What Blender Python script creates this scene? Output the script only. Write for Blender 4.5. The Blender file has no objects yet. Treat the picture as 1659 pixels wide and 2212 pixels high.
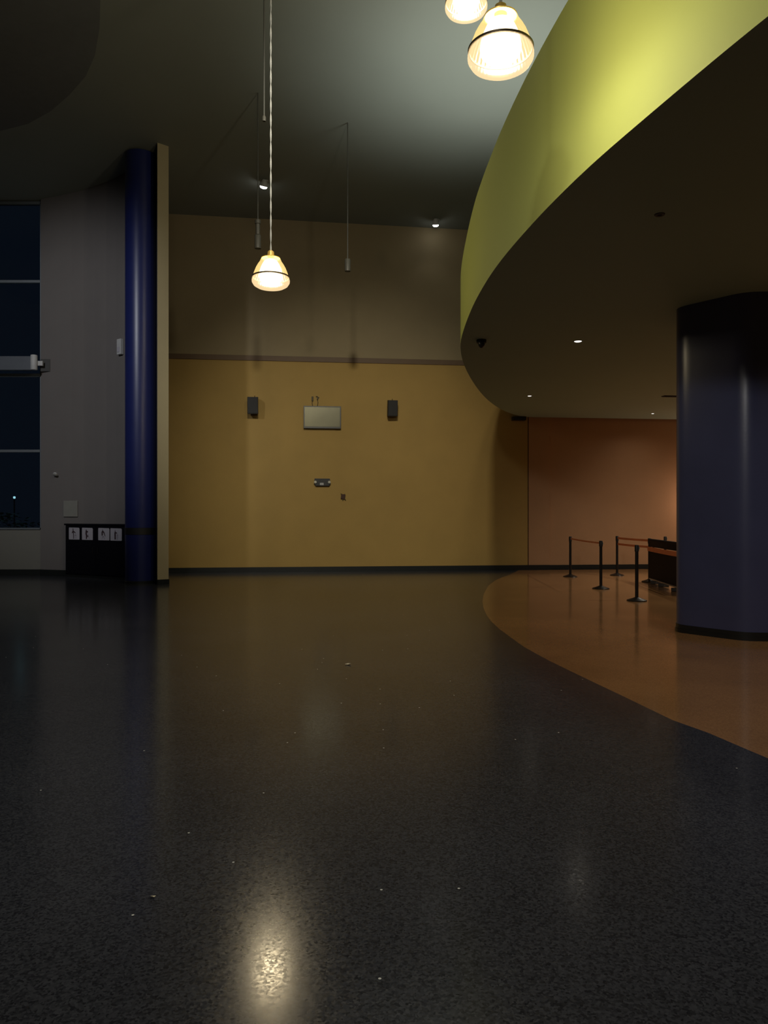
import bpy, bmesh, math, random
from mathutils import Vector, Matrix
random.seed(7)
PI = math.pi
C = bpy.context.scene.collection
F, CX, HY, EYE = 1660.0, 829.5, 1112.0, 1.54      # focal length (px), principal column, horizon row, eye height

def P(x, y, d):                                    # a pixel of the photograph at depth d
    return Vector(((x-CX)/F*d, d, EYE+(HY-y)/F*d))
def floor_d(y): return EYE*F/(y-HY)
def ceil_z(d): return 9.5+.08*(20-d)

# ------------------------------------------------------------------ materials
def new_mat(name):
    m = bpy.data.materials.new(name); m.use_nodes = True
    nt = m.node_tree; nt.nodes.clear()
    return m, nt, nt.nodes.new('ShaderNodeOutputMaterial')
def pbr(name, col, rough=.6, metal=0, spec=.5, var=.12, scale=6, bump=0, bscale=90, col2=None):
    m, nt, out = new_mat(name); N = nt.nodes; L = nt.links
    b = N.new('ShaderNodeBsdfPrincipled')
    b.inputs['Roughness'].default_value = rough; b.inputs['Metallic'].default_value = metal
    b.inputs['Specular IOR Level'].default_value = spec
    tc = N.new('ShaderNodeTexCoord')
    nz = N.new('ShaderNodeTexNoise'); nz.inputs['Scale'].default_value = scale; nz.inputs['Detail'].default_value = 5
    mx = N.new('ShaderNodeMix'); mx.data_type = 'RGBA'
    c2 = col2 or tuple(c*(1-var) for c in col)
    c1 = col if col2 else tuple(min(1, c*(1+var)) for c in col)
    mx.inputs['A'].default_value = (*c1, 1); mx.inputs['B'].default_value = (*c2, 1)
    L.new(tc.outputs['Object'], nz.inputs['Vector']); L.new(nz.outputs['Fac'], mx.inputs['Factor'])
    L.new(mx.outputs['Result'], b.inputs['Base Color'])
    if bump:
        n2 = N.new('ShaderNodeTexNoise'); n2.inputs['Scale'].default_value = bscale; n2.inputs['Detail'].default_value = 3
        bp = N.new('ShaderNodeBump'); bp.inputs['Strength'].default_value = bump; bp.inputs['Distance'].default_value = .01
        L.new(tc.outputs['Object'], n2.inputs['Vector']); L.new(n2.outputs['Fac'], bp.inputs['Height'])
        L.new(bp.outputs['Normal'], b.inputs['Normal'])
    L.new(b.outputs['BSDF'], out.inputs['Surface'])
    return m
def glow(name, col, strength):
    m, nt, out = new_mat(name)
    e = nt.nodes.new('ShaderNodeEmission'); e.inputs['Color'].default_value = (*col, 1); e.inputs['Strength'].default_value = strength
    nt.links.new(e.outputs[0], out.inputs['Surface']); return m
def acrylic(name, col, clear, tint, glowing):      # prismatic lamp shade of a lit lamp: partly clear, glowing amber
    m, nt, out = new_mat(name); N = nt.nodes; L = nt.links
    tr = N.new('ShaderNodeBsdfTransparent'); tr.inputs[0].default_value = (*tint, 1)
    em = N.new('ShaderNodeEmission'); em.inputs['Color'].default_value = (*col, 1); em.inputs['Strength'].default_value = glowing
    gl = N.new('ShaderNodeBsdfGlossy'); gl.inputs['Roughness'].default_value = .15
    a = N.new('ShaderNodeMixShader'); a.inputs[0].default_value = clear
    L.new(em.outputs[0], a.inputs[1]); L.new(tr.outputs[0], a.inputs[2])
    b = N.new('ShaderNodeMixShader'); b.inputs[0].default_value = .05
    L.new(a.outputs[0], b.inputs[1]); L.new(gl.outputs[0], b.inputs[2]); L.new(b.outputs[0], out.inputs['Surface'])
    return m
def vapour(name, col, strength):                   # glowing envelope that light passes through
    m, nt, out = new_mat(name); N = nt.nodes
    tr = N.new('ShaderNodeBsdfTransparent'); em = N.new('ShaderNodeEmission')
    em.inputs['Color'].default_value = (*col, 1); em.inputs['Strength'].default_value = strength
    ad = N.new('ShaderNodeAddShader'); nt.links.new(tr.outputs[0], ad.inputs[0]); nt.links.new(em.outputs[0], ad.inputs[1])
    nt.links.new(ad.outputs[0], out.inputs['Surface']); return m
def terrazzo(name, base, lo, hi, rough, chips):
    m, nt, out = new_mat(name); N = nt.nodes; L = nt.links
    b = N.new('ShaderNodeBsdfPrincipled'); tc = N.new('ShaderNodeTexCoord')
    vo = N.new('ShaderNodeTexVoronoi'); vo.inputs['Scale'].default_value = 110
    cr = N.new('ShaderNodeValToRGB')
    sep = N.new('ShaderNodeSeparateColor')
    L.new(tc.outputs['Object'], vo.inputs['Vector']); L.new(vo.outputs['Color'], sep.inputs[0]); L.new(sep.outputs[0], cr.inputs['Fac'])
    el = cr.color_ramp.elements
    el[0].position = 0; el[0].color = (*lo, 1); el[1].position = 1; el[1].color = (*hi, 1)
    e = el.new(.5); e.color = (*base, 1)
    nz = N.new('ShaderNodeTexNoise'); nz.inputs['Scale'].default_value = .8; nz.inputs['Detail'].default_value = 6
    L.new(tc.outputs['Object'], nz.inputs['Vector'])
    mr = N.new('ShaderNodeMapRange'); mr.inputs['From Min'].default_value = .3; mr.inputs['From Max'].default_value = .7
    mr.inputs['To Min'].default_value = .85; mr.inputs['To Max'].default_value = 1.15
    L.new(nz.outputs['Fac'], mr.inputs['Value'])
    mul = N.new('ShaderNodeMix'); mul.data_type = 'RGBA'; mul.blend_type = 'MULTIPLY'; mul.inputs['Factor'].default_value = 1
    L.new(cr.outputs['Color'], mul.inputs['A']); L.new(mr.outputs[0], mul.inputs['B'])
    col = mul.outputs['Result']
    if chips:                                      # rare pale glassy chips
        v2 = N.new('ShaderNodeTexVoronoi'); v2.inputs['Scale'].default_value = 3.2; v2.voronoi_dimensions = '2D'
        L.new(tc.outputs['Object'], v2.inputs['Vector'])
        lt = N.new('ShaderNodeMath'); lt.operation = 'LESS_THAN'; lt.inputs[1].default_value = .017
        L.new(v2.outputs['Distance'], lt.inputs[0])
        s2 = N.new('ShaderNodeSeparateColor'); L.new(v2.outputs['Color'], s2.inputs[0])
        g2 = N.new('ShaderNodeMath'); g2.operation = 'GREATER_THAN'; g2.inputs[1].default_value = .86
        L.new(s2.outputs[0], g2.inputs[0])
        ml = N.new('ShaderNodeMath'); ml.operation = 'MULTIPLY'; L.new(lt.outputs[0], ml.inputs[0]); L.new(g2.outputs[0], ml.inputs[1])
        mx = N.new('ShaderNodeMix'); mx.data_type = 'RGBA'; mx.inputs['B'].default_value = (.9, .9, .85, 1)
        L.new(ml.outputs[0], mx.inputs['Factor']); L.new(col, mx.inputs['A']); col = mx.outputs['Result']
    L.new(col, b.inputs['Base Color'])
    rr = N.new('ShaderNodeMapRange'); rr.inputs['To Min'].default_value = rough*.75; rr.inputs['To Max'].default_value = rough*1.35
    L.new(sep.outputs[1], rr.inputs['Value']); L.new(rr.outputs[0], b.inputs['Roughness'])
    b.inputs['Specular IOR Level'].default_value = .34
    bp = N.new('ShaderNodeBump'); bp.inputs['Strength'].default_value = .035; bp.inputs['Distance'].default_value = .004
    L.new(sep.outputs[2], bp.inputs['Height']); L.new(bp.outputs['Normal'], b.inputs['Normal'])
    L.new(b.outputs[0], out.inputs['Surface'])
    return m

M = {}
M['floor_dark'] = terrazzo('dark_terrazzo', (.046, .049, .060), (.020, .021, .027), (.068, .072, .086), .17, True)
M['floor_tan'] = terrazzo('tan_terrazzo', (.40, .205, .085), (.34, .175, .07), (.46, .24, .10), .12, False)
M['orange'] = pbr('ochre_wall_paint', (.40, .255, .070), .75, var=.10, scale=1.4, bump=.25, bscale=55)
M['taupe'] = pbr('brown_wall_veiled', (.29, .225, .125), .75, var=.10, scale=1.4, bump=.25, bscale=55)  # brown upper wall, its colour greyed by the veil of lamp glare
M['alcove'] = pbr('terracotta_wall_paint', (.44, .245, .125), .75, var=.10, scale=1.4, bump=.25, bscale=55)
M['trim'] = pbr('brown_trim', (.13, .075, .035), .6)
M['grey_wall'] = pbr('grey_wall_paint', (.17, .155, .150), .8, var=.06, scale=2, bump=.15, bscale=60)
M['cream'] = pbr('cream_wall_paint', (.46, .39, .235), .75, var=.06, scale=2, bump=.15, bscale=60)
M['base'] = pbr('black_rubber_skirting', (.014, .016, .016), .35)
M['ceiling'] = pbr('grey_green_ceiling_paint', (.235, .252, .228), .85, var=.06, scale=.7)
M['soffit'] = pbr('olive_soffit_paint', (.33, .44, .37), .85, var=.05, scale=.7)
M['fascia'] = pbr('lime_green_paint', (.43, .475, .115), .7, var=.05, scale=1)
M['shell'] = pbr('dim_hall_paint', (.10, .095, .09), .9)
M['blue'] = pbr('royal_blue_gloss_paint', (.013, .020, .115), .36, var=.15, scale=3, bump=.05, bscale=30)
M['blue2'] = pbr('deep_blue_gloss_paint', (.070, .078, .165), .30, var=.15, scale=2, bump=.05, bscale=30)
M['black'] = pbr('black_plastic', (.012, .012, .012), .5)
M['blackm'] = pbr('black_metal', (.010, .009, .009), .35, metal=.0)
M['speaker'] = pbr('speaker_black', (.022, .021, .021), .6, bump=.4, bscale=250)
M['cabinet'] = pbr('black_laminate', (.004, .004, .007), .6, spec=.15)
M['paper'] = pbr('off_white_paper', (.42, .40, .45), .9, var=.04)
M['ink'] = pbr('maroon_ink', (.045, .022, .030), .9)
M['ink2'] = pbr('grey_ink', (.16, .14, .18), .9)
M['white'] = pbr('white_plastic', (.50, .50, .50), .5)
M['pale'] = pbr('pale_plaster_patch', (.24, .235, .21), .85)
M['beam'] = pbr('grey_aluminium', (.095, .105, .125), .5, metal=.2)
M['frame'] = pbr('window_frame_metal', (.16, .18, .20), .45, metal=.3)
M['dark_grey'] = pbr('dark_grey_matte', (.05, .05, .048), .6)
M['cord'] = pbr('grey_cord', (.42, .42, .40), .6)
M['darkcord'] = pbr('dark_cord', (.10, .10, .09), .7)
M['fixture'] = pbr('bronze_fixture', (.09, .085, .07), .5)
M['lampcap'] = pbr('brass_lamp_cap', (.75, .50, .12), .35, metal=.3)
M['ring'] = pbr('lamp_ring_metal', (.12, .09, .05), .4, metal=.5)
M['screen'] = pbr('television_screen', (.074, .070, .050), .30, metal=1, var=.22, scale=2.2)
M['orange_belt'] = pbr('orange_belt_webbing', (.75, .24, .10), .7)
M['box'] = pbr('red_brown_box', (.06, .022, .012), .7)
M['cable'] = pbr('brown_cable', (.07, .05, .02), .6)
M['scrap'] = pbr('paper_scrap', (.75, .68, .52), .9)
M['chrome'] = pbr('brushed_steel', (.5, .5, .5), .3, metal=.8)
M['shade'] = acrylic('amber_ribbed_acrylic', (1, .72, .26), .40, (1, .93, .80), 1.25)
M['lens'] = acrylic('clear_prismatic_lens', (1, .74, .40), .50, (1, .96, .90), 1.35)
M['bulb'] = vapour('lamp_bulb', (1, .97, .92), 3)
M['spotlens'] = glow('spot_lens', (1, 1, .95), 12)
M['downlens'] = glow('downlight_lens', (1, .92, .84), 1.6)
M['farlamp'] = glow('far_lamp', (.55, .95, 1), .9)
M['leaf'] = pbr('dark_leaf', (.05, .10, .09), .6)
M['ground'] = pbr('night_ground', (.03, .035, .035), .9)
M['lamphead'] = pbr('frosted_lamp_head', (.62, .60, .50), .3)
def glass_mat():
    m, nt, out = new_mat('window_glass'); N = nt.nodes; L = nt.links
    tr = N.new('ShaderNodeBsdfTransparent'); tr.inputs[0].default_value = (.80, .90, .95, 1)
    gl = N.new('ShaderNodeBsdfGlossy'); gl.inputs['Roughness'].default_value = .02
    fr = N.new('ShaderNodeFresnel'); fr.inputs[0].default_value = 1.5
    mx = N.new('ShaderNodeMixShader')
    L.new(fr.outputs[0], mx.inputs[0]); L.new(tr.outputs[0], mx.inputs[1]); L.new(gl.outputs[0], mx.inputs[2])
    L.new(mx.outputs[0], out.inputs['Surface']); return m
M['glass'] = glass_mat()

# ------------------------------------------------------------------ mesh helpers
def box(bm, c, s, bev=0, rot=None):
    g = bmesh.ops.create_cube(bm, size=1)
    vs = g['verts']
    bmesh.ops.scale(bm, vec=Vector(s), verts=vs)
    if bev:
        es = list({e for v in vs for e in v.link_edges})
        r = bmesh.ops.bevel(bm, geom=es, offset=bev, segments=2, affect='EDGES', profile=.5)
        vs = list({v for f in r['faces'] for v in f.verts} | {v for v in vs if v.is_valid})
    if rot is not None: bmesh.ops.rotate(bm, cent=(0, 0, 0), matrix=rot, verts=vs)
    bmesh.ops.translate(bm, vec=Vector(c), verts=vs)
    return vs
def tube(bm, pts, r, seg=10, cap=True):
    pts = [Vector(p) for p in pts]
    rs = r if isinstance(r, (list, tuple)) else [r]*len(pts)
    rings = []
    for i, p in enumerate(pts):
        a = pts[max(i-1, 0)]; b = pts[min(i+1, len(pts)-1)]
        t = (b-a).normalized()
        u = t.cross(Vector((0, 0, 1)));  u = t.cross(Vector((0, 1, 0))) if u.length < 1e-3 else u
        u.normalize(); v = t.cross(u)
        rings.append([bm.verts.new(p+(u*math.cos(2*PI*k/seg)+v*math.sin(2*PI*k/seg))*rs[i]) for k in range(seg)])
    for a, b in zip(rings, rings[1:]):
        for k in range(seg): bm.faces.new((a[k], a[(k+1) % seg], b[(k+1) % seg], b[k]))
    if cap:
        bm.faces.new(rings[0][::-1]); bm.faces.new(rings[-1])
def lathe(bm, prof, seg=32, c=(0, 0, 0), rib=0, nrib=0):
    c = Vector(c); rings = []
    for r, z in prof:
        if r < 1e-6: rings.append([bm.verts.new(c+Vector((0, 0, z)))])
        else:
            ring = []
            for k in range(seg):
                a = 2*PI*k/seg; rr = r*(1+rib*math.cos(nrib*a))
                ring.append(bm.verts.new(c+Vector((rr*math.cos(a), rr*math.sin(a), z))))
            rings.append(ring)
    for a, b in zip(rings, rings[1:]):
        for k in range(seg):
            q = [a[k % len(a)], a[(k+1) % len(a)], b[(k+1) % len(b)], b[k % len(b)]]
            q = list(dict.fromkeys(q))
            if len(q) > 2: bm.faces.new(q)
def prism(bm, pts, z0, z1):                        # plan outline, floor and top (numbers or functions of depth)
    f0 = z0 if callable(z0) else (lambda p: z0); f1 = z1 if callable(z1) else (lambda p: z1)
    a = [bm.verts.new((p[0], p[1], f0(p))) for p in pts]; b = [bm.verts.new((p[0], p[1], f1(p))) for p in pts]
    n = len(pts)
    for k in range(n): bm.faces.new((a[k], a[(k+1) % n], b[(k+1) % n], b[k]))
    bm.faces.new(a[::-1]); bm.faces.new(b)
def obj(name, bm, mat, parent=None, loc=None, smooth=False, rz=0):
    me = bpy.data.meshes.new(name)
    bmesh.ops.recalc_face_normals(bm, faces=bm.faces[:])
    bm.to_mesh(me); bm.free()
    for m in (mat if isinstance(mat, list) else [mat]): me.materials.append(m)
    o = bpy.data.objects.new(name, me); C.objects.link(o)
    if parent: o.parent = parent
    if loc is not None: o.location = loc
    o.rotation_euler.z = rz
    if smooth:
        for p in me.polygons: p.use_smooth = True
        try: me.set_sharp_from_angle(angle=math.radians(38))
        except Exception: pass
    return o
def B(): return bmesh.new()
def thing(name, label, cat, loc=(0, 0, 0), rz=0, group=None):
    o = bpy.data.objects.new(name, None); C.objects.link(o); o.empty_display_size = .1
    o.location = loc; o.rotation_euler.z = rz
    o['label'] = label; o['category'] = cat
    if group: o['group'] = group
    return o
def tag(o, label, cat, group=None):
    o['label'] = label; o['category'] = cat
    if group: o['group'] = group
    return o
def struct(o, label=None, cat=None):
    o['kind'] = 'structure'
    if label: o['label'] = label; o['category'] = cat
    return o
def dup(root, loc, label, rz=None):
    r = root.copy(); C.objects.link(r); r.location = loc; r['label'] = label
    if rz is not None: r.rotation_euler.z = rz
    for ch in root.children:
        c = ch.copy(); C.objects.link(c); c.parent = r
        for g in ch.children:
            d = g.copy(); C.objects.link(d); d.parent = c
    return r
def light(name, kind, loc, power, col, radius=.08, **kw):
    l = bpy.data.lights.new(name, kind); l.energy = power; l.color = col
    if hasattr(l, 'shadow_soft_size'): l.shadow_soft_size = radius
    for k, v in kw.items(): setattr(l, k, v)
    o = bpy.data.objects.new(name, l); C.objects.link(o); o.location = loc
    return o

# ------------------------------------------------------------------ back wall frame
WS = .1172; WA = math.atan(WS); W0 = 20.27+WS*5.67
def wall_d(x): return W0/(1-WS*(x-CX)/F)
def WP(x, y): return P(x, y, wall_d(x))            # pixel to a point on the back wall
WN = Vector((math.sin(WA), -math.cos(WA), 0))      # out of the wall, into the hall
WT = Vector((math.cos(WA), math.sin(WA), 0))
def at_wall(X): return (X, W0+WS*X)

# floor: dark field and tan field share their curved border
edge_px = [(1659, 1638), (1600, 1613), (1530, 1583), (1454, 1556), (1400, 1530), (1338, 1500), (1281, 1473), (1225, 1446), (1190, 1429),
           (1160, 1413), (1130, 1396), (1105, 1378), (1079, 1359), (1060, 1341), (1052, 1330), (1045, 1315), (1042, 1300), (1045, 1283), (1055, 1265),
           (1070, 1254), (1085, 1247), (1100, 1242)]
edge = [(P(x, y, floor_d(y)).x, floor_d(y)) for x, y in edge_px]
XL, XR, DN = -13.0, 13.0, -7.0
near_part = [(XR, -4.6), (9, -2.6), (6.2, -.6), (4.6, 1.2), (3.5, 2.9)]
edge = near_part+edge+[at_wall(3.75)]
bm = B()
ev = [bm.verts.new((x, y, 0)) for x, y in edge]
vR = bm.verts.new((*at_wall(XR), 0)); vL = bm.verts.new((*at_wall(XL), 0)); vLn = bm.verts.new((XL, DN, 0)); vRn = bm.verts.new((XR, DN, 0))
f1 = bm.faces.new(ev+[vR]); f1.material_index = 1
f2 = bm.faces.new(ev[::-1]+[vRn, vLn, vL])
bmesh.ops.triangulate(bm, faces=[f1, f2])
for f in bm.faces:
    f.normal_update()
    if f.normal.z < 0: f.normal_flip()
me = bpy.data.meshes.new('floor'); bm.to_mesh(me); bm.free()
me.materials.append(M['floor_dark']); me.materials.append(M['floor_tan'])
fl = bpy.data.objects.new('floor', me); C.objects.link(fl)
struct(fl, 'polished dark speckled terrazzo floor with a curved tan field at the right', 'floor')

# ceiling
bm = B(); prism(bm, [(XL, DN), (XR, DN), (XR, 23.2), (-8.5, 23.2), (-8.5, 19.82), (XL, 19.82)], lambda p: ceil_z(p[1]), lambda p: ceil_z(p[1])+.2)
struct(obj('ceiling', bm, M['ceiling']), 'high dark grey ceiling of the hall', 'ceiling')

# back wall: ochre below the trim, brown above
ZT = 5.66
bm = B()
xa, xb = -7.2, WP(1140, 0).x
th = .25
def wall_strip(bm, X0, X1, z0, z1, off=0, mi=0, th=.25):
    n0 = len(bm.faces)
    p = [Vector((*at_wall(X0), 0))+WN*off, Vector((*at_wall(X1), 0))+WN*off]
    q = [v-WN*th for v in p]
    prism(bm, [p[0], p[1], q[1], q[0]], z0, (lambda v: ceil_z(v[1])) if z1 is None else z1)
    bm.faces.ensure_lookup_table()
    for f in bm.faces[n0:]: f.material_index = mi
wall_strip(bm, xa, xb, 0, ZT, 0, 0); wall_strip(bm, xa, XR, ZT, None, 0, 1)
struct(obj('wall_back', bm, [M['orange'], M['taupe']]), 'tall ochre back wall with a browner upper part', 'wall')
bm = B(); wall_strip(bm, xb+.03, WP(1187, 0).x, 0, 4.3, -.015, 0)
struct(obj('wall_pier', bm, M['alcove']), 'narrow flat pier between the ochre wall and the terracotta wall', 'wall')
bm = B(); wall_strip(bm, WP(1187, 0).x, XR, 0, 4.3, -.10, 0)
struct(obj('wall_alcove', bm, M['alcove']), 'terracotta wall below the dark soffit', 'wall')
bm = B(); wall_strip(bm, xb-.01, xb+.04, 0, 4.3, -.06, 0, .1)
struct(obj('trim_2', bm, M['base']), 'thin dark vertical joint in the back wall', 'trim')
# horizontal trim with two steps
bm = B()
zc = (WP(370, 767.5).z+WP(995, 786.5).z)/2
wall_strip(bm, xa, 6, zc-.062, zc+.05, .028, 0, .028); wall_strip(bm, xa, 6, zc+.05, zc+.075, .014, 0, .014)
struct(obj('trim_1', bm, M['trim']), 'thin brown horizontal moulding across the back wall', 'trim')
# skirtings
bm = B(); wall_strip(bm, xa, WP(1187, 0).x, 0, .14, .02, 0, .02); wall_strip(bm, xa, WP(1187, 0).x, 0, .03, .035, 0, .02)
struct(obj('baseboard_back', bm, M['base']))
bm = B(); wall_strip(bm, WP(1187, 0).x+.001, XR, 0, .13, -.07, 0, .029); wall_strip(bm, WP(1187, 0).x+.001, XR, 0, .025, -.055, 0, .02)
struct(obj('baseboard_alcove', bm, M['base']))
# unseen sides of the hall
bm = B(); prism(bm, [(XR, DN), (XR+.2, DN), (XR+.2, 22.6), (XR, 22.6)], 0, lambda p: ceil_z(p[1]))
struct(obj('wall_right', bm, M['shell']))
bm = B(); prism(bm, [(XL, DN-.2), (XR, DN-.2), (XR, DN), (XL, DN)], 0, lambda p: ceil_z(p[1]))
struct(obj('wall_front', bm, M['shell']))
bm = B(); prism(bm, [(XL-.2, DN), (XL, DN), (XL, 20.4), (XL-.2, 20.4)], 0, lambda p: ceil_z(p[1]))
struct(obj('wall_side', bm, M['shell']))

# ------------------------------------------------------------------ curved grey wall at the left, cream end
WD = 19.5
fr = [(-4.996, 16.94)]+[(P(x, 0, d).x, d) for x, d in ((338.5, 17.45), (318, 17.72), (296, 17.96), (272, 18.18), (251, 18.42), (230, 18.63), (205, 18.83), (180, 19.01), (155, 19.16), (130, 19.29), (108, 19.39), (88, 19.48))]
bk = []
for i, p in enumerate(fr):
    a = Vector(fr[max(i-1, 0)]); b = Vector(fr[min(i+1, len(fr)-1)]); t = (b-a).normalized()
    n = Vector((-t.y, t.x)); n = n if n.y > 0 else -n
    bk.append((p[0]+n.x*.26, p[1]+n.y*.26))
bk[0] = (-4.79, 17.09); bk[1] = (-4.945, 17.5); bk[2] = (-5.12, 17.92)
bm = B()
prism(bm, fr+bk[::-1], 0, lambda p: ceil_z(p[1]))
bm.faces.ensure_lookup_table()
for f in bm.faces:
    c = f.calc_center_median()
    if c.x > -4.93 : f.material_index = 1
struct(obj('wall_left', bm, [M['grey_wall'], M['cream']]), 'curved grey wall with a cream end face behind the round blue column', 'wall')
def follow(pts, z0, z1, off, thick):
    bm = B(); A = []; Bq = []
    for i, p in enumerate(pts):
        a = Vector(pts[max(i-1, 0)]); b = Vector(pts[min(i+1, len(pts)-1)]); t = (b-a).normalized()
        n = Vector((-t.y, t.x)); n = -n if n.y > 0 else n
        A.append((p[0]+n.x*off, p[1]+n.y*off)); Bq.append((p[0]+n.x*(off+thick), p[1]+n.y*(off+thick)))
    prism(bm, A+Bq[::-1], z0, z1); return bm
bm = follow(fr[4:], 0, .155, 0, .018)
prism(bm, [(-8.72, WD-.018), (XL, WD-.018), (XL, WD), (-8.72, WD)], 0, .155)
struct(obj('baseboard_left', bm, M['base']))
bm = B(); prism(bm, [(-4.996, 16.94), (-4.985, 16.925), (-4.77, 17.08), (-4.79, 17.09)], 0, .11)
struct(obj('baseboard_end', bm, M['base']))
# window wall: sill wall and glazing
bm = B(); prism(bm, [(XL, WD), (-8.70, WD), (-8.70, WD+.3), (XL, WD+.3)], 0, 1.17)
struct(obj('wall_sill', bm, pbr('grey_green_sill_paint', (.175, .170, .150), .8, var=.05)), 'low grey wall below the tall window', 'wall')
win = thing('window_1', 'tall dark window with thin horizontal mullions at the left edge', 'window', (-8.72, WD+.08, 1.17))
struct(win)
wx0 = XL+8.72
def zy(y, d=WD): return EYE+(HY-y)/F*d
bm = B()
box(bm, (wx0/2, 0, .02), (abs(wx0), .22, .04)); box(bm, (-.012, 0, 4.15), (.024, .1, 8.3)); box(bm, (wx0+.03, 0, 4.15), (.06, .1, 8.3)); box(bm, (wx0/2, 0, zy(437)-1.17), (abs(wx0), .1, .07))
obj('window_frame', bm, M['frame'], win)
for y, h in ((607, .07), (810, .085), (974, .07)):
    bm = B(); box(bm, (wx0/2, -.01, zy(y)-1.17), (abs(wx0)-.05, .1, h), .008); obj('mullion', bm, M['frame'], win)
bm = B(); box(bm, (-2.2, 0, 4.15), (.07, .1, 8.25), .008); obj('mullion', bm, M['frame'], win)
bm = B(); box(bm, (wx0/2, .01, 4.16), (abs(wx0)-.03, .012, 8.26)); obj('pane', bm, M['glass'], win)

# beam across the window
bt = thing('cross_beam', 'grey horizontal beam with a white cylindrical end in front of the tall window', 'beam', (-8.60, 19.2, 5.33))
bm = B(); box(bm, (-1.95, 0, -.01), (3.5, .12, .35), .012); obj('rail', bm, M['beam'], bt)
bm = B(); lathe(bm, [(0, -.185), (.075, -.185), (.082, -.175), (.082, .175), (.075, .185), (0, .185)], 20, (-.135, -.02, .01)); obj('end_fitting', bm, M['white'], bt, smooth=True)
bm = B(); box(bm, (-.01, .05, .0), (.14, .07, .12), .008); obj('stub', bm, M['white'], bt)
bm = B(); box(bm, (.06, .185, -.02), (.24, .03, .31), .005); obj('dark_slab', bm, M['dark_grey'], bt)  # thin dark grey slab on the wall behind the beam end

# small things on the curved grey wall
def left_pt(x):                                    # depth of the grey wall at a column
    for (a, da), (b, db) in zip([(p[0]/p[1]*F+CX, p[1]) for p in fr], [(p[0]/p[1]*F+CX, p[1]) for p in fr][1:]):
        if b <= x <= a:
            t = (x-a)/(b-a); return da+(db-da)*t
    return fr[-1][1]
def left_rz(x):
    p = P(x-6, 0, left_pt(x-6)); q = P(x+6, 0, left_pt(x+6)); return math.atan2(q.y-p.y, q.x-p.x)
t = thing('alarm_box', 'small white box on the grey wall beside the blue column, up high', 'box', P(263, 750, left_pt(263)), left_rz(263))
bm = B(); box(bm, (0, -.045, 0), (.16, .085, .37), .012); obj('body', bm, M['white'], t)
bm = B(); box(bm, (0, -.0935, -.07), (.09, .012, .12), .004); obj('cover', bm, M['paper'], t)
t = thing('wall_valve', 'small pale round fitting with a knob on the grey wall', 'fitting', P(121, 1025, left_pt(121)), left_rz(121))
bm = B(); tube(bm, [(-.02, 0, 0), (-.02, -.03, 0), (-.02, -.05, 0)], [.055, .055, .03], 18); obj('plate', bm, M['white'], t, smooth=True)
bm = B(); tube(bm, [(-.02, -.0505, 0), (.06, -.075, -.015), (.10, -.075, -.02)], [.028, .03, .022], 12); obj('knob', bm, M['pale'], t, smooth=True)
bm = B(); box(bm, (0, -.026, 0), (.45, .018, .40), .006)
tag(obj('cover_plate', bm, M['pale'], None, P(154, 1099, left_pt(154)), rz=left_rz(154)), 'pale square cover plate on the grey wall above the black cabinet', 'plate')

# black cabinet with four notices
ca = Vector((P(139, 0, 19.10).x, 19.10)); cb = Vector((P(276, 0, 17.98).x, 17.98))
cw = (cb-ca).length; crz = math.atan2(cb.y-ca.y, cb.x-ca.x); cz = zy(1131, 19.1)
cab = thing('low_cabinet', 'low black cabinet against the grey wall, left of the round blue column', 'cabinet', (ca.x, ca.y, 0), crz)
bm = B(); box(bm, (cw/2, .068, cz/2+.03), (cw, .056, cz-.06)); box(bm, (cw/2, .045, cz-.02), (cw+.02, .10, .04), .006); obj('body', bm, M['cabinet'], cab)
bm = B(); box(bm, (cw/2, .07, .03), (cw-.06, .05, .06)); obj('plinth', bm, M['base'], cab)
for k in range(2):
    bm = B(); box(bm, (cw*(.252+.496*k), .03, cz/2+.02), (cw*.485, .02, cz-.13), .004); d_ = obj('door', bm, M['cabinet'], cab)
    bm = B(); tube(bm, [(cw*(.46+.08*k), .0, .60), (cw*(.46+.08*k), .0, .75)], .008, 8); obj('handle', bm, M['blackm'], d_)
def blob(bm, pts, y):                              # a flat inked shape
    vs = [bm.verts.new((x, y, z)) for x, z in pts]; bm.faces.new(vs)
figs = [
 [[(-.05, .12), (-.03, .13), (-.02, .07), (.05, .03), (.06, .0), (-.01, .03), (-.015, -.13), (-.035, -.13), (-.04, .02), (-.08, .0), (-.08, .03), (-.05, .07)]],
 [[(-.04, .12), (-.02, .08), (.03, .06), (.02, .03), (-.01, .03), (-.005, -.02), (.04, -.06), (0, -.08), (-.02, -.13), (-.05, -.13), (-.05, -.05), (-.07, .0), (-.06, .07)]],
 [[(-.05, .13), (-.03, .09), (.02, .05), (.05, -.02), (.06, -.06), (.04, -.05), (.0, .02), (-.03, .04), (-.03, -.03), (-.075, -.04), (-.08, .05), (-.05, .08)]],
 [[(-.03, .12), (-.015, .06), (.04, .04), (.04, .02), (-.005, .025), (-.005, -.12), (-.05, -.12), (-.055, .03), (-.04, .07)]]]
lines = [
 [[(.0, -.13), (.02, -.03), (.08, -.03), (.07, -.13), (.06, -.13), (.07, -.045), (.03, -.045), (.012, -.13)]],
 [[(.03, .02), (.06, -.02), (.05, -.05), (.08, -.13), (.07, -.13), (.035, -.05), (.05, -.02)]],
 [[(-.07, -.12), (-.04, -.05), (.0, -.05), (.04, -.13), (.03, -.13), (-.005, -.07), (-.035, -.07), (-.06, -.12)]],
 [[(.02, -.13), (.03, .0), (.07, .0), (.06, -.13), (.05, -.13), (.055, -.015), (.04, -.015), (.032, -.13)]]]
spots = [159, 187.5, 223, 249.5]
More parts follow.
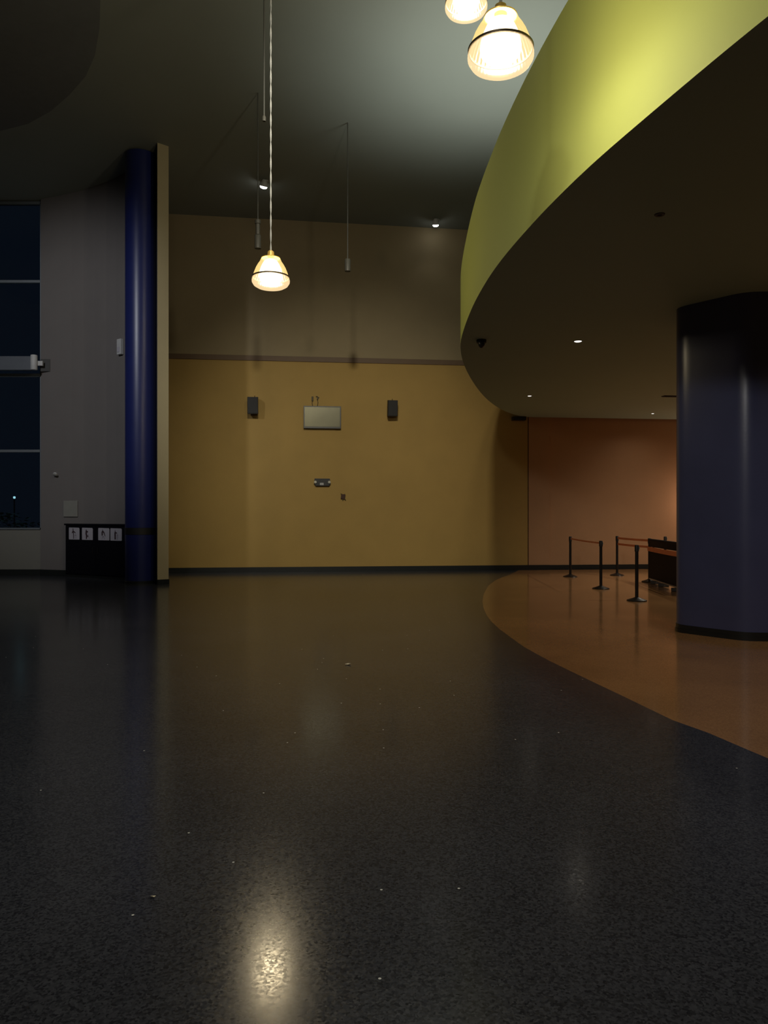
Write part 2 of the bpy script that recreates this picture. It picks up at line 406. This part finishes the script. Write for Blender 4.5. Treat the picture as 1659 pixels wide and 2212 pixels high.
labs = ['first white notice from the left on the black cabinet, thin upright figure drawn on it',
        'white notice on the black cabinet with a bent reddish figure, second from the left',
        'white notice on the black cabinet with a dark leaning figure, third from the left',
        'white notice on the black cabinet nearest the round blue column, plain standing figure']
cdir = (cb-ca).normalized()
for k, x in enumerate(spots):
    # where the pixel ray meets the cabinet front
    m_ = (x-CX)/F
    u = (m_*ca.y-ca.x)/(cdir.x-m_*cdir.y)
    p = ca+cdir*u
    z = zy(1152.5+k*.7, p.y)
    nrm = Vector((cdir.y, -cdir.x))
    p = p+nrm*(-.018)
    t = thing('notice', labs[k], 'notice', (p.x, p.y, z), crz, 'notices on the black cabinet')
    bm = B(); w = .195; h = .148
    vs = [bm.verts.new((a, 0, b)) for a, b in ((-w, h-.02), (-w+.01, h), (w-.02, h-.004), (w, h-.03), (w, -h+.01), (w-.01, -h), (-w+.01, -h), (-w, -h+.01))]
    f = bm.faces.new(vs); r = bmesh.ops.extrude_face_region(bm, geom=[f]); bmesh.ops.translate(bm, vec=(0, -.003, 0), verts=[v for v in r['geom'] if isinstance(v, bmesh.types.BMVert)])
    obj('sheet', bm, M['paper'], t)
    bm = B()
    for q in figs[k]: blob(bm, q, -.0045)
    obj('figure', bm, M['ink'], t)
    bm = B()
    for q in lines[k]: blob(bm, q, -.0042)
    obj('outline', bm, M['ink2'], t)

# ------------------------------------------------------------------ round blue column at the left
cd = 17.42; cx = P(304.5, 0, cd).x; cr_ = .345
col = thing('round_column', 'tall round blue column with a black band, standing before the grey wall', 'column', (cx, cd, 0))
ctop = ceil_z(cd)
bm = B(); lathe(bm, [(cr_, .06), (cr_, ctop-.03)], 64); obj('shaft', bm, M['blue'], col, smooth=True)
bm = B(); lathe(bm, [(cr_, 1.09), (cr_+.006, 1.095), (cr_+.006, 1.245), (cr_, 1.25)], 64); obj('tape_band', bm, M['black'], col, smooth=True)
bm = B(); lathe(bm, [(cr_+.012, 0), (cr_+.012, .05), (cr_-.01, .075)], 64); obj('base_ring', bm, M['base'], col, smooth=True)

# ------------------------------------------------------------------ large faceted blue column at the right
SZ = 4.26
def rounded(poly, r, n=6):
    out = []
    m = len(poly)
    for i in range(m):
        p = Vector(poly[i]); a = (Vector(poly[i-1])-p); b = (Vector(poly[(i+1) % m])-p)
        la, lb = min(r, a.length*.45), min(r, b.length*.45); a.normalize(); b.normalize()
        A, Bp = p+a*la, p+b*lb
        for k in range(n+1):
            s = k/n; out.append(((1-s)**2*A+2*s*(1-s)*p+s*s*Bp)[:])
    return out
poly = [(3.895, 10.28), (3.86, 10.06), (4.41, 9.37), (4.98, 9.35), (5.45, 9.95), (5.45, 10.3), (4.95, 10.9), (4.45, 10.9)]
pr = rounded(poly, .17)
cc = Vector((4.68, 10.1))
col2 = thing('faceted_column', 'massive dark blue rounded column rising to the soffit at the right edge', 'column', (cc.x, cc.y, 0))
loc_ = [(p[0]-cc.x, p[1]-cc.y) for p in pr]
bm = B(); prism(bm, loc_, .1, SZ); obj('shaft', bm, M['blue2'], col2, smooth=True)
bm = B(); prism(bm, [(x*1.012, y*1.012) for x, y in loc_], 0, .105); prism(bm, [(x*1.024, y*1.024) for x, y in loc_], 0, .05); obj('base_ring', bm, M['base'], col2, smooth=True)

# ------------------------------------------------------------------ soffit with the curved lime-green fascia
low = [(1659, 34), (1576, 101), (1476.7, 184.7), (1397, 252), (1329.7, 309.8), (1278, 353.5), (1231, 400), (1185, 444.8), (1155, 477.6), (1129.2, 506.4),
       (1103.3, 535.3), (1070.5, 576), (1055, 600), (1037.9, 629), (1024.9, 652), (1014, 676.7), (1003.2, 705.6), (995.5, 730), (993, 744.7), (995.5, 766.4), (999.5, 782.3),
       (1007.5, 802.6), (1022, 827.2), (1037.9, 849), (1052.4, 864.8), (1072.6, 879.3), (1092.9, 890.9), (1112, 896.5)]
cur = [(P(x, 0, (SZ-EYE)*F/(HY-y)).x, (SZ-EYE)*F/(HY-y)) for x, y in low]
cur = [(12.9, -3.6), (9, -2.4), (6, -1.0), (4.2, .2), (3.12, 1.6), (2.66, 2.6), (2.34, 3.4)]+cur+[at_wall(3.9)]
# smooth subdivision of the plan curve
def catmull(p, n=4):
    out = []
    for i in range(len(p)-1):
        a, b, c, d = (Vector(p[max(i-1, 0)]), Vector(p[i]), Vector(p[i+1]), Vector(p[min(i+2, len(p)-1)]))
        for k in range(n):
            t = k/n
            out.append((.5*((2*b)+(c-a)*t+(2*a-5*b+4*c-d)*t*t+(3*b-a-3*c+d)*t**3))[:])
    out.append(p[-1]); return out
cur = catmull(cur)
for _ in range(24):
    cur = [cur[0]]+[((a[0]+2*b[0]+c[0])/4, (a[1]+2*b[1]+c[1])/4) for a, b, c in zip(cur, cur[1:], cur[2:])]+[cur[-1]]
def fas_top(p):
    d = p[1]
    for (a, ha), (b, hb) in zip([(-20, 5.95), (5.0, 5.86), (6.37, 5.81), (7.38, 5.73), (8.68, 5.60), (9.7, 5.55), (10.9, 5.44), (11.8, 5.36), (14, 5.2), (40, 5.1)], [(5.0, 5.86), (6.37, 5.81), (7.38, 5.73), (8.68, 5.60), (9.7, 5.55), (10.9, 5.44), (11.8, 5.36), (14, 5.2), (40, 5.1)]):
        if a <= d <= b: return ha+(hb-ha)*(d-a)/(b-a)
    return 5.5
inner = [at_wall(12.9)]
bm = B(); n = len(cur)
lo_ = [bm.verts.new((p[0], p[1], SZ)) for p in cur]; hi_ = [bm.verts.new((p[0], p[1], fas_top(p))) for p in cur]
c0 = bm.verts.new((*at_wall(12.9), SZ)); c1 = bm.verts.new((*at_wall(12.9), 5.3))
for k in range(n-1):
    f = bm.faces.new((lo_[k], lo_[k+1], hi_[k+1], hi_[k])); f.material_index = 1; f.smooth = True
lo2 = [bm.verts.new(v.co) for v in lo_]; hi2 = [bm.verts.new(v.co) for v in hi_]
fb = bm.faces.new(lo2+[c0]); ft = bm.faces.new(hi2+[c1])
bmesh.ops.triangulate(bm, faces=[fb, ft])
so = obj('ceiling_soffit', bm, [M['soffit'], M['fascia']])
struct(so, 'dark lowered soffit with a curved lime green fascia', 'soffit')
bm = B(); p0 = Vector((*at_wall(3.72), 0)); box(bm, (0, 0, 0), (.36, .20, .10)); struct(obj('trim_3', bm, M['base'], None, (*(p0+WN*.11).xy, SZ-.06), rz=WA))

# dark lowered panel of the ceiling at top left
bp = []
for x, y in ((-260, 300), (-60, 287), (0, 283), (60, 268), (110, 240), (150, 205), (185, 165), (205, 120), (215, 60), (218, -40)):
    d = 7.7*F/(HY-y); bp.append((P(x, y, d).x, d))
bm = B(); prism(bm, [(XL, bp[0][1]+1)]+[p for p in bp if p[0] > XL]+[(XL, bp[-1][1])], EYE+7.7, lambda p: ceil_z(p[1]))
struct(obj('ceiling_panel', bm, pbr('black_ceiling_paint', (.14, .15, .16), .9)), 'black curved lowered part of the ceiling at the top left', 'ceiling')

# ------------------------------------------------------------------ pendant lamps
LAMPCOL = (1.0, .93, .77)
def pendant(X, d, z0, s, label, power, col=LAMPCOL):
    t = thing('pendant_lamp', label, 'lamp', (X, d, z0), 0, 'ribbed glass pendant lamps')
    S = lambda pr: [(r*s, z*s) for r, z in pr]
    bm = B(); lathe(bm, S([(.245, .150), (.232, .20), (.205, .27), (.175, .325), (.150, .36), (.140, .385), (.128, .410)]), 144, rib=.012, nrib=36); obj('shade', bm, M['shade'], t, smooth=True)
    bm = B(); lathe(bm, S([(.252, .140), (.262, .105), (.260, .075), (.235, .035), (.19, .008), (.12, -.004), (0, -.006)]), 144, rib=.004, nrib=48); obj('lens', bm, M['lens'], t, smooth=True)
    bm = B(); lathe(bm, S([(.246, .134), (.260, .137), (.261, .155), (.246, .158), (.246, .134)]), 64); obj('clamp_ring', bm, M['ring'], t, smooth=True)
    bm = B(); lathe(bm, S([(.130, .405), (.132, .415), (.10, .425), (.05, .432), (.045, .50), (.02, .52), (0, .52)]), 48); obj('cap', bm, M['lampcap'], t, smooth=True)
    bm = B(); lathe(bm, S([(0, .015), (.05, .025), (.10, .06), (.155, .115), (.165, .16), (.155, .22), (.138, .28), (.115, .33), (.09, .37), (.05, .39), (0, .395)]), 24); obj('bulb', bm, M['bulb'], t, smooth=True)
    L_ = ceil_z(d)-z0-.52*s
    bm = B(); nseg = int(L_/.035)
    for q in range(2):
        tube(bm, [(.006*math.cos(k*.55+q*PI), .006*math.sin(k*.55+q*PI), .52*s+L_*k/nseg) for k in range(nseg+1)], .0062, 6)
    obj('cord', bm, M['cord'], t, smooth=True)
    bm = B(); lathe(bm, [(0, -.05), (.05, -.05), (.07, -.005), (.07, 0), (0, 0)], 24, (0, 0, ceil_z(d)-z0)); obj('canopy', bm, M['fixture'], t, smooth=True)
    light('pendant_light', 'POINT', (X, d, z0+.10*s), power, col, .17*s)
    return t
X1 = P(585, 0, 10.7).x
pendant(X1, 10.7, 4.70, 1.0, 'lit pendant lamp on a long pale cord before the ochre wall', 135, (1, .84, .54))
pendant(P(1081.5, 0, 5.2).x, 5.2, 4.56, .85, 'largest lit pendant lamp, beside the lime green fascia', 128)
pendant(P(1007, 0, 9.56).x, 9.56, 7.76, 1.0, 'lit pendant lamp cut off by the top edge, behind the largest one', 480)

# ceiling spotlights
def spot(x, y, dz, s, tilt, label):
    k = (HY-y)/F
    d = (9.5+1.6-dz-EYE)/(k+.08)
    p = P(x, y, d)
    t = thing('ceiling_spotlight', label, 'spotlight', p, 0, 'small lit ceiling spotlights')
    R = Matrix.Rotation(tilt, 4, 'Y') @ Matrix.Rotation(.35, 4, 'X')
    bm = B(); lathe(bm, [(.105*s, -.01), (.11*s, .0), (.10*s, .04), (.065*s, .13), (.05*s, .15), (0, .15)], 32); bm.transform(R); obj('housing', bm, M['white'], t, smooth=True)
    bm = B(); lathe(bm, [(.092*s, .004), (.088*s, -.03), (.06*s, -.055), (0, -.065)], 32); bm.transform(R); obj('lens', bm, M['spotlens'], t, smooth=True)
    bm = B(); top = ceil_z(d)-p.z
    tube(bm, [(.03, .06, .10), (.05, .09, top)], .012, 8); lathe(bm, [(0, top-.02), (.06, top-.02), (.06, top), (0, top)], 20, (.05, .09, 0)); obj('mount', bm, M['white'], t, smooth=True)
    sp = light('spot_light', 'SPOT', p+Vector((0, 0, -.05)), 8, (1, .97, .9), .08, spot_size=1.6, spot_blend=.6)
    return t
spot(569.5, 402, .17, .95, .25, 'small lit spotlight on the ceiling beside the long pale cord')
spot(941, 485, .17, .86, -.05, 'small lit spotlight on the ceiling just above the ochre wall, near the fascia')

# unlit hanging fixtures
def cylinder_drop(x, ytop, y0, y1, d, w, label, joint=None):
    p = P(x, y1, d); h = P(x, y0, d).z-p.z; r = w/2/F*d; top = ceil_z(d)-p.z
    t = thing('hanging_cylinder', label, 'fixture', p, 0, 'unlit hanging cylinders')
    bm = B(); lathe(bm, [(0, .01), (r*.75, .01), (r*.8, 0), (r, 0), (r, h-.01), (r*.9, h), (0, h)], 28); obj('body', bm, M['fixture'], t, smooth=True)
    bm = B(); tube(bm, [(0, 0, h), (0, 0, top)], .012, 8); obj('cord', bm, M['darkcord'], t)
    if joint:
        z = P(x, joint, d).z-p.z
        bm = B(); lathe(bm, [(0, h+.01), (.045, h+.01), (.045, z-.06), (.06, z-.05), (.06, z+.02), (0, z+.03)], 20); obj('coupling', bm, M['fixture'], t, smooth=True)
    return t
cylinder_drop(557, 230, 508, 537, 15.2, 14, 'unlit dark cylinder hanging behind the lit pendant lamp with pale cord', 478)
cylinder_drop(751, 285, 560, 586, 16.2, 13, 'unlit dark cylinder hanging alone in front of the upper brown wall')
t = thing('bare_lampholder', 'thin dark cord with an empty lampholder, left of the pale lamp cord', 'lampholder', P(570.5, 262, 11.4))
bm = B(); lathe(bm, [(.015, -.0), (.028, .0), (.028, .06), (.012, .09), (.012, .10)], 16); obj('socket', bm, M['fixture'], t, smooth=True)
bm = B(); tube(bm, [(0, 0, .09), (.002, 0, ceil_z(11.4)-P(570, 262, 11.4).z)], .010, 8); obj('cord', bm, M['darkcord'], t)

# soffit fittings
def sof(x, y):
    d = (SZ-EYE)*F/(HY-y); return P(x, y, d)
def downlight(x, y, r, label):
    t = thing('recessed_downlight', label, 'downlight', sof(x, y), 0, 'recessed downlights in the soffit')
    bm = B(); lathe(bm, [(r*.80, -.004), (r, -.006), (r*1.05, 0), (r*.8, 0)], 32); obj('trim_ring', bm, M['soffit'], t, smooth=True)
    bm = B(); lathe(bm, [(r*.78, -.0035), (r*.6, -.010), (0, -.013)], 32); obj('lens', bm, M['downlens'], t, smooth=True)
    return t
downlight(1248.5, 737, .075, 'lit recessed downlight in the middle of the dark soffit')
downlight(1144, 855, .055, 'lit recessed downlight in the soffit near the end of the curved edge')
downlight(1410, 893, .045, 'tiny recessed downlight in the soffit close to the terracotta wall')
p = sof(1425, 463)
t = thing('unlit_downlight', 'unlit dark round fitting in the near part of the soffit', 'downlight', p)
bm = B(); lathe(bm, [(.02, -.006), (.034, -.012), (.045, -.008), (.048, 0), (.02, 0)], 28); obj('trim_ring', bm, M['fixture'], t, smooth=True)
bm = B(); lathe(bm, [(.026, -.002), (0, -.002)], 24); obj('recess', bm, M['black'], t)
t = thing('dome_camera', 'black dome camera under the soffit near its curved edge', 'camera', sof(1040, 734))
bm = B(); lathe(bm, [(.075, 0), (.078, -.01), (.075, -.05), (.06, -.055), (0, -.055)], 32); obj('mount', bm, M['black'], t, smooth=True)
bm = B(); lathe(bm, [(.055, -.055)]+[(.055*math.cos(a), -.055-.075*math.sin(a)) for a in (.3, .6, .9, 1.2, 1.4)]+[(0, -.13)], 32); obj('dome', bm, M['blackm'], t, smooth=True)
p = sof(1455, 855.5)
t = thing('slot_diffuser', 'dark linear air slot in the soffit next to the big blue column', 'vent', p, WA)
bm = B(); box(bm, (0, 0, -.006), (.52, .16, .012), .003); obj('frame', bm, M['black'], t)
for k in range(3):
    bm = B(); box(bm, (0, -.05+.05*k, -.016), (.48, .012, .01)); obj('blade', bm, M['blackm'], t)

# ------------------------------------------------------------------ things on the ochre wall
def px_m(x): return wall_d(x)/F
# television
p = WP(696, 902.5)
tv = thing('wall_television', 'flat television with a reflective grey screen, high on the ochre wall', 'television', p, WA)
tw, thh = 80*px_m(696)*1.0, 48*px_m(696)
bm = B(); box(bm, (0, -.075, 0), (tw, .05, thh), .006); obj('casing', bm, M['black'], tv)
bm = B(); box(bm, (0, -.1015, .012), (tw-.045, .004, thh-.075)); obj('screen', bm, M['screen'], tv)
bm = B()
for sx in (-1, 1): box(bm, (sx*tw/2-sx*.012, -.104, 0), (.028, .010, thh), .003)
box(bm, (0, -.104, thh/2-.013), (tw-.03, .010, .028), .003); box(bm, (0, -.104, -thh/2+.025), (tw-.03, .012, .05), .003); obj('bezel', bm, M['blackm'], tv)
bm = B(); box(bm, (0, -.025, 0), (.4, .05, .3)); obj('wall_mount', bm, M['blackm'], tv)
for x, lab in ((675, 'left of two loose brown cables rising above the television'), (686, 'right of two loose brown cables rising above the television')):
    q = WP(x, 879); s = 1 if x > 680 else -1
    t = thing('loose_cable', lab, 'cable', q, WA, 'cables above the television')
    hh = (879-(866 if s < 0 else 864))*px_m(x)
    bm = B(); tube(bm, [(-.01*s, -.03, -.02), (0, -.03, .04), (.012*s, -.03, hh*.6), (0, -.025, hh)], .008, 8); obj('wire', bm, M['cable'], t, smooth=True)
    bm = B()
    if s < 0: box(bm, (0, -.02, hh+.055), (.05, .036, .12), .006); box(bm, (0, -.02, hh+.005), (.028, .03, .03), .004)
    else:
        box(bm, (0, -.02, hh+.035), (.035, .034, .07), .006); box(bm, (.022, -.02, hh+.06), (.03, .03, .04), .006, Matrix.Rotation(.5, 3, 'Y')); box(bm, (-.02, -.016, hh+.09), (.05, .03, .02), .004)
    obj('plug', bm, M['cable'], t)
# speakers
def speaker(x0, x1, y0, y1, yaw, tilt, label):
    x, y = (x0+x1)/2, (y0+y1)/2
    t = thing('wall_speaker', label, 'speaker', WP(x, y), WA, 'black speakers on the ochre wall')
    w, h = (x1-x0)*px_m(x), (y1-y0)*px_m(x); R = Matrix.Rotation(yaw, 4, 'Z') @ Matrix.Rotation(tilt, 4, 'X')
    def put(bm): bm.transform(Matrix.Translation((0, -.20, 0)) @ R); return bm
    bm = B()
    pts = [(-w*.5, -.12), (w*.5, -.12), (w*.40, .12), (-w*.40, .12)]
    prism(bm, rounded(pts, .03, 3), -h/2, h/2); obj('cabinet', put(bm), M['speaker'], t, smooth=True)
    bm = B(); box(bm, (0, -.124, 0), (w*.93, .014, h*.94), .005); obj('grille', put(bm), M['speaker'], t)
    bm = B(); tube(bm, [(0, 0, 0), (0, -.10, 0)], .025, 12); box(bm, (0, -.008, 0), (.10, .016, .16)); obj('bracket', bm, M['blackm'], t)
    bm = B(); tube(bm, [(.03, -.01, h/2+.07), (.03, -.05, h/2+.05), (.01, -.10, h/2-.02)], .007, 8); obj('wire', bm, M['cable'], t, smooth=True)
speaker(536, 559.5, 860.5, 896, -.05, .10, 'black speaker on the ochre wall, left of the television')
speaker(834, 855.5, 867.5, 901, .10, .10, 'black speaker on the ochre wall, right of the television')
# emergency light
t = thing('emergency_light', 'black emergency light with two lamp heads and a white label, below the television', 'emergency light', WP(696, 1041.5), WA)
k = px_m(696)
bm = B(); a = [(-16.5*k, 7.5*k), (16.0*k, 7.5*k), (18*k, -3*k), (14.5*k, -8*k), (-14*k, -8*k), (-17.5*k, -3*k)]
f = bm.faces.new([bm.verts.new((x, 0, z)) for x, z in a]); r = bmesh.ops.extrude_face_region(bm, geom=[f]); bmesh.ops.translate(bm, vec=(0, -.09, 0), verts=[v for v in r['geom'] if isinstance(v, bmesh.types.BMVert)])
obj('body', bm, M['black'], t)
for s in (-1, 1):
    bm = B(); tube(bm, [(s*14.6*k, -.088, -.5*k), (s*15.0*k, -.125, -.5*k), (s*15.2*k, -.14, -.5*k)], [.028, .038, .022], 18); obj('lamp_head', bm, M['lamphead'], t, smooth=True)
bm = B(); box(bm, (-1.2*k, -.0915, -4.2*k), (8*k, .003, 4.6*k)); lb = obj('label_plate', bm, M['white'], t)
bm = B()
for j in range(4): box(bm, (-1.2*k+(-2.4+1.6*j)*k, -.0936, -4.6*k), (.7*k, .001, 1.9*k))
obj('marking', bm, M['dark_grey'], lb)
# broken little box
t = thing('junction_box', 'small red brown junction box with loose wire ends on the ochre wall', 'junction box', WP(741, 1073), WA)
bm = B(); box(bm, (0, -.025, 0), (.115, .05, .135), .012, Matrix.Rotation(.12, 3, 'Y')); obj('body', bm, M['box'], t)
for a in ((.04, -.06, .07, -.09), (-.04, .055, -.06, .085), (.035, .055, .05, .075), (0, -.06, -.01, -.10)):
    bm = B(); tube(bm, [(a[0], -.04, a[1]), (a[2], -.045, a[3])], .010, 8); obj('wire_end', bm, M['cable'], t)

# ------------------------------------------------------------------ queue posts and belts
def post(x, yb, label, head=True):
    d = floor_d(yb); t = thing('queue_post', label, 'queue post', (P(x, 0, d).x, d, 0), 0, 'black belt posts on the tan floor')
    bm = B(); lathe(bm, [(0, 0), (.172, 0), (.176, .008), (.170, .018), (.12, .035), (.06, .055), (.036, .068), (0, .068)], 40); obj('base', bm, M['blackm'], t, smooth=True)
    bm = B(); lathe(bm, [(.030, .06), (.030, .88)], 24); obj('pole', bm, M['blackm'], t, smooth=True)
    bm = B(); lathe(bm, [(.030, .88), (.037, .885), (.037, .985), (.030, 1.0), (0, 1.002)], 24); obj('belt_head', bm, M['black'], t, smooth=True)
    bm = B(); box(bm, (.037, -.012, .945), (.012, .03, .045), .003); obj('belt_clip', bm, M['chrome'], t)
    return t
pA = post(1232, 1246, 'black queue post farthest to the left on the tan floor')
pB = post(1298, 1272, 'black queue post between the leftmost post and the nearest post')
pC = post(1333, 1243, 'black queue post standing closest to the terracotta wall')
pD = post(1375.5, 1298, 'nearest and tallest looking black queue post, before the black barrier panel')
pE = post(1403, 1257, 'black queue post at the left end of the black barrier panel')
pF = post(1437, 1246, 'black queue post standing behind the black barrier panel, only its head showing')
# black barrier panel
e0 = pE.location.xy.copy(); e1 = Vector((P(1470, 0, 15.2).x, 15.2)); dr = (e1-e0).normalized(); plen = 3.2; prz = math.atan2(dr.y, dr.x)
pG = dup(pD, (*(e0+dr*(plen+.02)), 0), 'black queue post at the hidden end of the barrier panel')
pan = thing('barrier_panel', 'black barrier panel with a top roll, hung between queue posts beside the big blue column', 'barrier', (e0.x, e0.y, 0), prz)
bm = B(); box(bm, (plen/2, .0, .895), (plen-.10, .05, .17), .02); tube(bm, [(.05, -.0, .96), (plen-.05, 0, .96)], .035, 12); obj('top_roll', bm, M['cabinet'], pan, smooth=True)
bm = B(); box(bm, (plen/2, .0, .40), (plen-.06, .03, .60), .008); obj('panel', bm, M['cabinet'], pan)
for s in (.35, plen-.5):
    bm = B(); box(bm, (s, 0, .76), (.03, .03, .14)); obj('strap', bm, M['cabinet'], pan)
bm = B(); box(bm, (plen/2, -.01, .085), (plen-.14, .04, .025), .004); obj('bottom_rail', bm, M['chrome'], pan)
for s in (.55, 1.2, 2.2, 2.9):
    bm = B(); box(bm, (s, -.0, .037), (.07, .22, .072), .01); obj('foot', bm, M['dark_grey'], pan)
def belt(a, b, z, h, label, wid=.003):
    u = (b-a).normalized(); a = a+u*.042; b = b-u*.042
    L_ = (b-a).length; bm = B(); n = 14
    rows = []
    for i in range(n+1):
        s = i/n; sag = .008*4*s*(1-s)*(L_/2.5)
        p = a+(b-a)*s; nn = Vector((-u.y, u.x))*wid/2
        rows.append([bm.verts.new((*(p+nn), z-sag-h/2)), bm.verts.new((*(p+nn), z-sag+h/2)), bm.verts.new((*(p-nn), z-sag+h/2)), bm.verts.new((*(p-nn), z-sag-h/2))])
    for r, q in zip(rows, rows[1:]):
        for k in range(4): bm.faces.new((r[k], r[(k+1) % 4], q[(k+1) % 4], q[k]))
    bm.faces.new(rows[0]); bm.faces.new(rows[-1][::-1])
    o = obj('queue_belt', bm, M['orange_belt']); tag(o, label, 'belt', 'orange belts of the queue posts'); return o
xy = lambda o: o.location.xy.copy()
belt(xy(pC), xy(pE), .95, .05, 'upper orange belt from the post near the wall to the black panel')
belt(xy(pC), xy(pE), .80, .05, 'lower orange belt from the post near the wall to the black panel')
belt(xy(pA), xy(pB), .95, .035, 'faint orange belt between the two leftmost queue posts')
nn = Vector((dr.y, -dr.x)); nn = nn if nn.x < 0 else -nn
o = belt(e0+nn*.05-dr*.02, e0+dr*plen+nn*.05, .765, .10, 'broad orange belt across the front of the black barrier panel')

# ------------------------------------------------------------------ litter on the floor
def scrap(x, y, s, label):
    d = floor_d(y); p = P(x, y, d); bm = B()
    ring = [bm.verts.new((s*(1+.5*random.random())*math.cos(a)*1.2, s*(.7+.5*random.random())*math.sin(a), .004+random.random()*s*.6)) for a in [k*PI/4 for k in range(8)]]
    c = bm.verts.new((0, 0, s*.75)); b_ = bm.verts.new((0, 0, .0005))
    for k in range(8): bm.faces.new((ring[k], ring[(k+1) % 8], c)); bm.faces.new((ring[(k+1) % 8], ring[k], b_))
    tag(obj('paper_scrap', bm, M['scrap'], None, (p.x, p.y, 0)), label, 'litter', 'scraps on the dark floor')
scrap(330, 1939, .009, 'cream torn paper scrap on the dark floor at the lower left')
scrap(752, 1436, .022, 'small white scrap in the middle of the dark floor, far from the camera')

# ------------------------------------------------------------------ outdoors beyond the window
bm = B(); box(bm, (-12, 45, -.06), (60, 50.2, .1)); struct(obj('ground', bm, M['ground']))
def shrub(x, d, h, label):
    t = thing('shrub', label, 'shrub', (P(x, 0, d).x, d, 0), 0, 'shrubs outside the window')
    bm = B()
    for k in range(9): tube(bm, [(0, 0, 0), (random.uniform(-.3, .3), random.uniform(-.3, .3), h*.75)], [.02, .008], 5)
    obj('stem', bm, M['fixture'], t)
    bm = B()
    for k in range(420):
        c = Vector((random.gauss(0, .34), random.gauss(0, .34), h*(.25+.75*random.random()))); a = random.uniform(0, 2*PI); l = random.uniform(.10, .20)
        u = Vector((math.cos(a), math.sin(a), random.uniform(-.3, .6))).normalized()*l; v = u.cross(Vector((random.random()-.5, random.random()-.5, 1))).normalized()*l*.28
        bm.faces.new([bm.verts.new(c-u*.5), bm.verts.new(c+v), bm.verts.new(c+u*.6), bm.verts.new(c-v)])
    obj('foliage', bm, M['leaf'], t)
shrub(12, 22.2, 1.6, 'dark leafy shrub outside the window, at the left edge')
shrub(52, 24.5, 1.3, 'dark low shrub outside the window, next to the window corner')
t = thing('street_lamp', 'tiny cyan lit lamp on a post, far outside the window', 'lamp', (P(31, 0, 46).x, 46, 0))
bm = B(); tube(bm, [(0, 0, 0), (0, 0, 2.5)], .04, 10); obj('post', bm, M['fixture'], t)
bm = B(); lathe(bm, [(0, 2.5), (.06, 2.52), (.07, 2.62), (0, 2.65)], 16); obj('lantern', bm, M['farlamp'], t, smooth=True)
light('shrub_fill', 'POINT', (P(31, 0, 25).x, 25.4, 3.6), .3, (.45, .9, 1), .1)  # weak teal fill added near the shrubs, away from the lantern

# ------------------------------------------------------------------ assumed warm wall lamp, unseen, added to cause the glow beside the big column
q = Vector((*at_wall(9.2), 1.9))-WN*.10
t = thing('assumed_wall_lamp', 'assumed warm wall lamp on the terracotta wall, unseen behind the big blue column', 'lamp', q, WA)
bm = B(); box(bm, (0, -.02, 0), (.12, .04, .22), .01); obj('back_plate', bm, M['chrome'], t)
bm = B(); lathe(bm, [(.05, -.12), (.09, -.11), (.10, .12), (.09, .13)], 28, (0, -.14, 0)); obj('lamp_shade', bm, acrylic('peach_shade', (1, .7, .5), .5, (1, .9, .8), 1), t, smooth=True)
light('assumed_wall_light', 'POINT', q+WN*.55, 32, (1, .66, .46), .25)  # source assumed from the warm glow on the terracotta wall, itself unseen

# ------------------------------------------------------------------ added fill lights without fixtures, and the light of the soffit downlights
def aimed(name, loc, target, power, col, size, blend, radius):
    o = light(name, 'SPOT', loc, power, col, radius, spot_size=size, spot_blend=blend)
    o.rotation_euler = (Vector(target)-Vector(loc)).to_track_quat('-Z', 'Y').to_euler(); return o
aimed('wall_fill', (-.6, 4.2, 9.6), (-1.0, 20.7, 2.4), 2900, (1, .95, .78), .66, 1, .25)  # added spot that brightens the middle of the ochre wall
aimed('front_fill', (-2.5, -2.5, 6.2), (2.4, 9.0, .4), 620, (1, .97, .90), 1.25, .8, .25)  # fill added behind the camera for near floor and columns
for x_, y_, w_ in ((1248.5, 737, 6), (1144, 855, 8), (1410, 893, 20)):
    aimed('downlight_and_fill', sof(x_, y_)+Vector((0, 0, -.04)), sof(x_, y_)+Vector((0, 0, -3)), w_, (1, .90, .74), 2.7, .9, .08)
for x_, y_, w_ in ((6.4, 6.6, 100), (7.2, 13.5, 150), (8.0, 18.0, 300)):
    aimed('downlight_and_fill', (x_, y_, SZ-.05), (x_, y_, 0), w_, (1, .90, .74), 2.7, .9, .08)  # unseen lamps added to brighten the space below the soffit
aimed('side_fill', (-8.2, 7.0, 8.3), (-7.9, 19.2, 4.6), 1450, (.95, .97, 1), .85, .8, .25)  # added cool spot that lifts the curved grey wall
aimed('ceiling_fill', (2.7, 13.6, 5.6), (2.1, 14.2, 10), 860, (.94, 1, .90), 1.68, 1, .7)  # added uplight, imitates the lens glow on the ceiling near the lamps

# ------------------------------------------------------------------ world, camera, view
w = bpy.data.worlds.new('night'); bpy.context.scene.world = w; w.use_nodes = True
bg = w.node_tree.nodes['Background']; bg.inputs[0].default_value = (.0029, .0042, .0072, 1); bg.inputs[1].default_value = 1
cam = bpy.data.cameras.new('camera'); co = bpy.data.objects.new('camera', cam); C.objects.link(co)
cam.sensor_fit = 'VERTICAL'; cam.sensor_height = 24; cam.lens = 24*F/2212; cam.shift_y = (HY-1106)/2212
cam.clip_start = .05; cam.clip_end = 200
co.location = (0, 0, EYE); co.rotation_euler = (PI/2, 0, 0)
sc = bpy.context.scene; sc.camera = co
sc.view_settings.view_transform = 'Standard'; sc.view_settings.look = 'None'; sc.view_settings.gamma = 1; sc.view_settings.exposure = 0
sc.view_settings.use_curve_mapping = False
sc.cycles.sample_clamp_indirect = 4
sc.cycles.max_bounces = 8; sc.cycles.transparent_max_bounces = 12
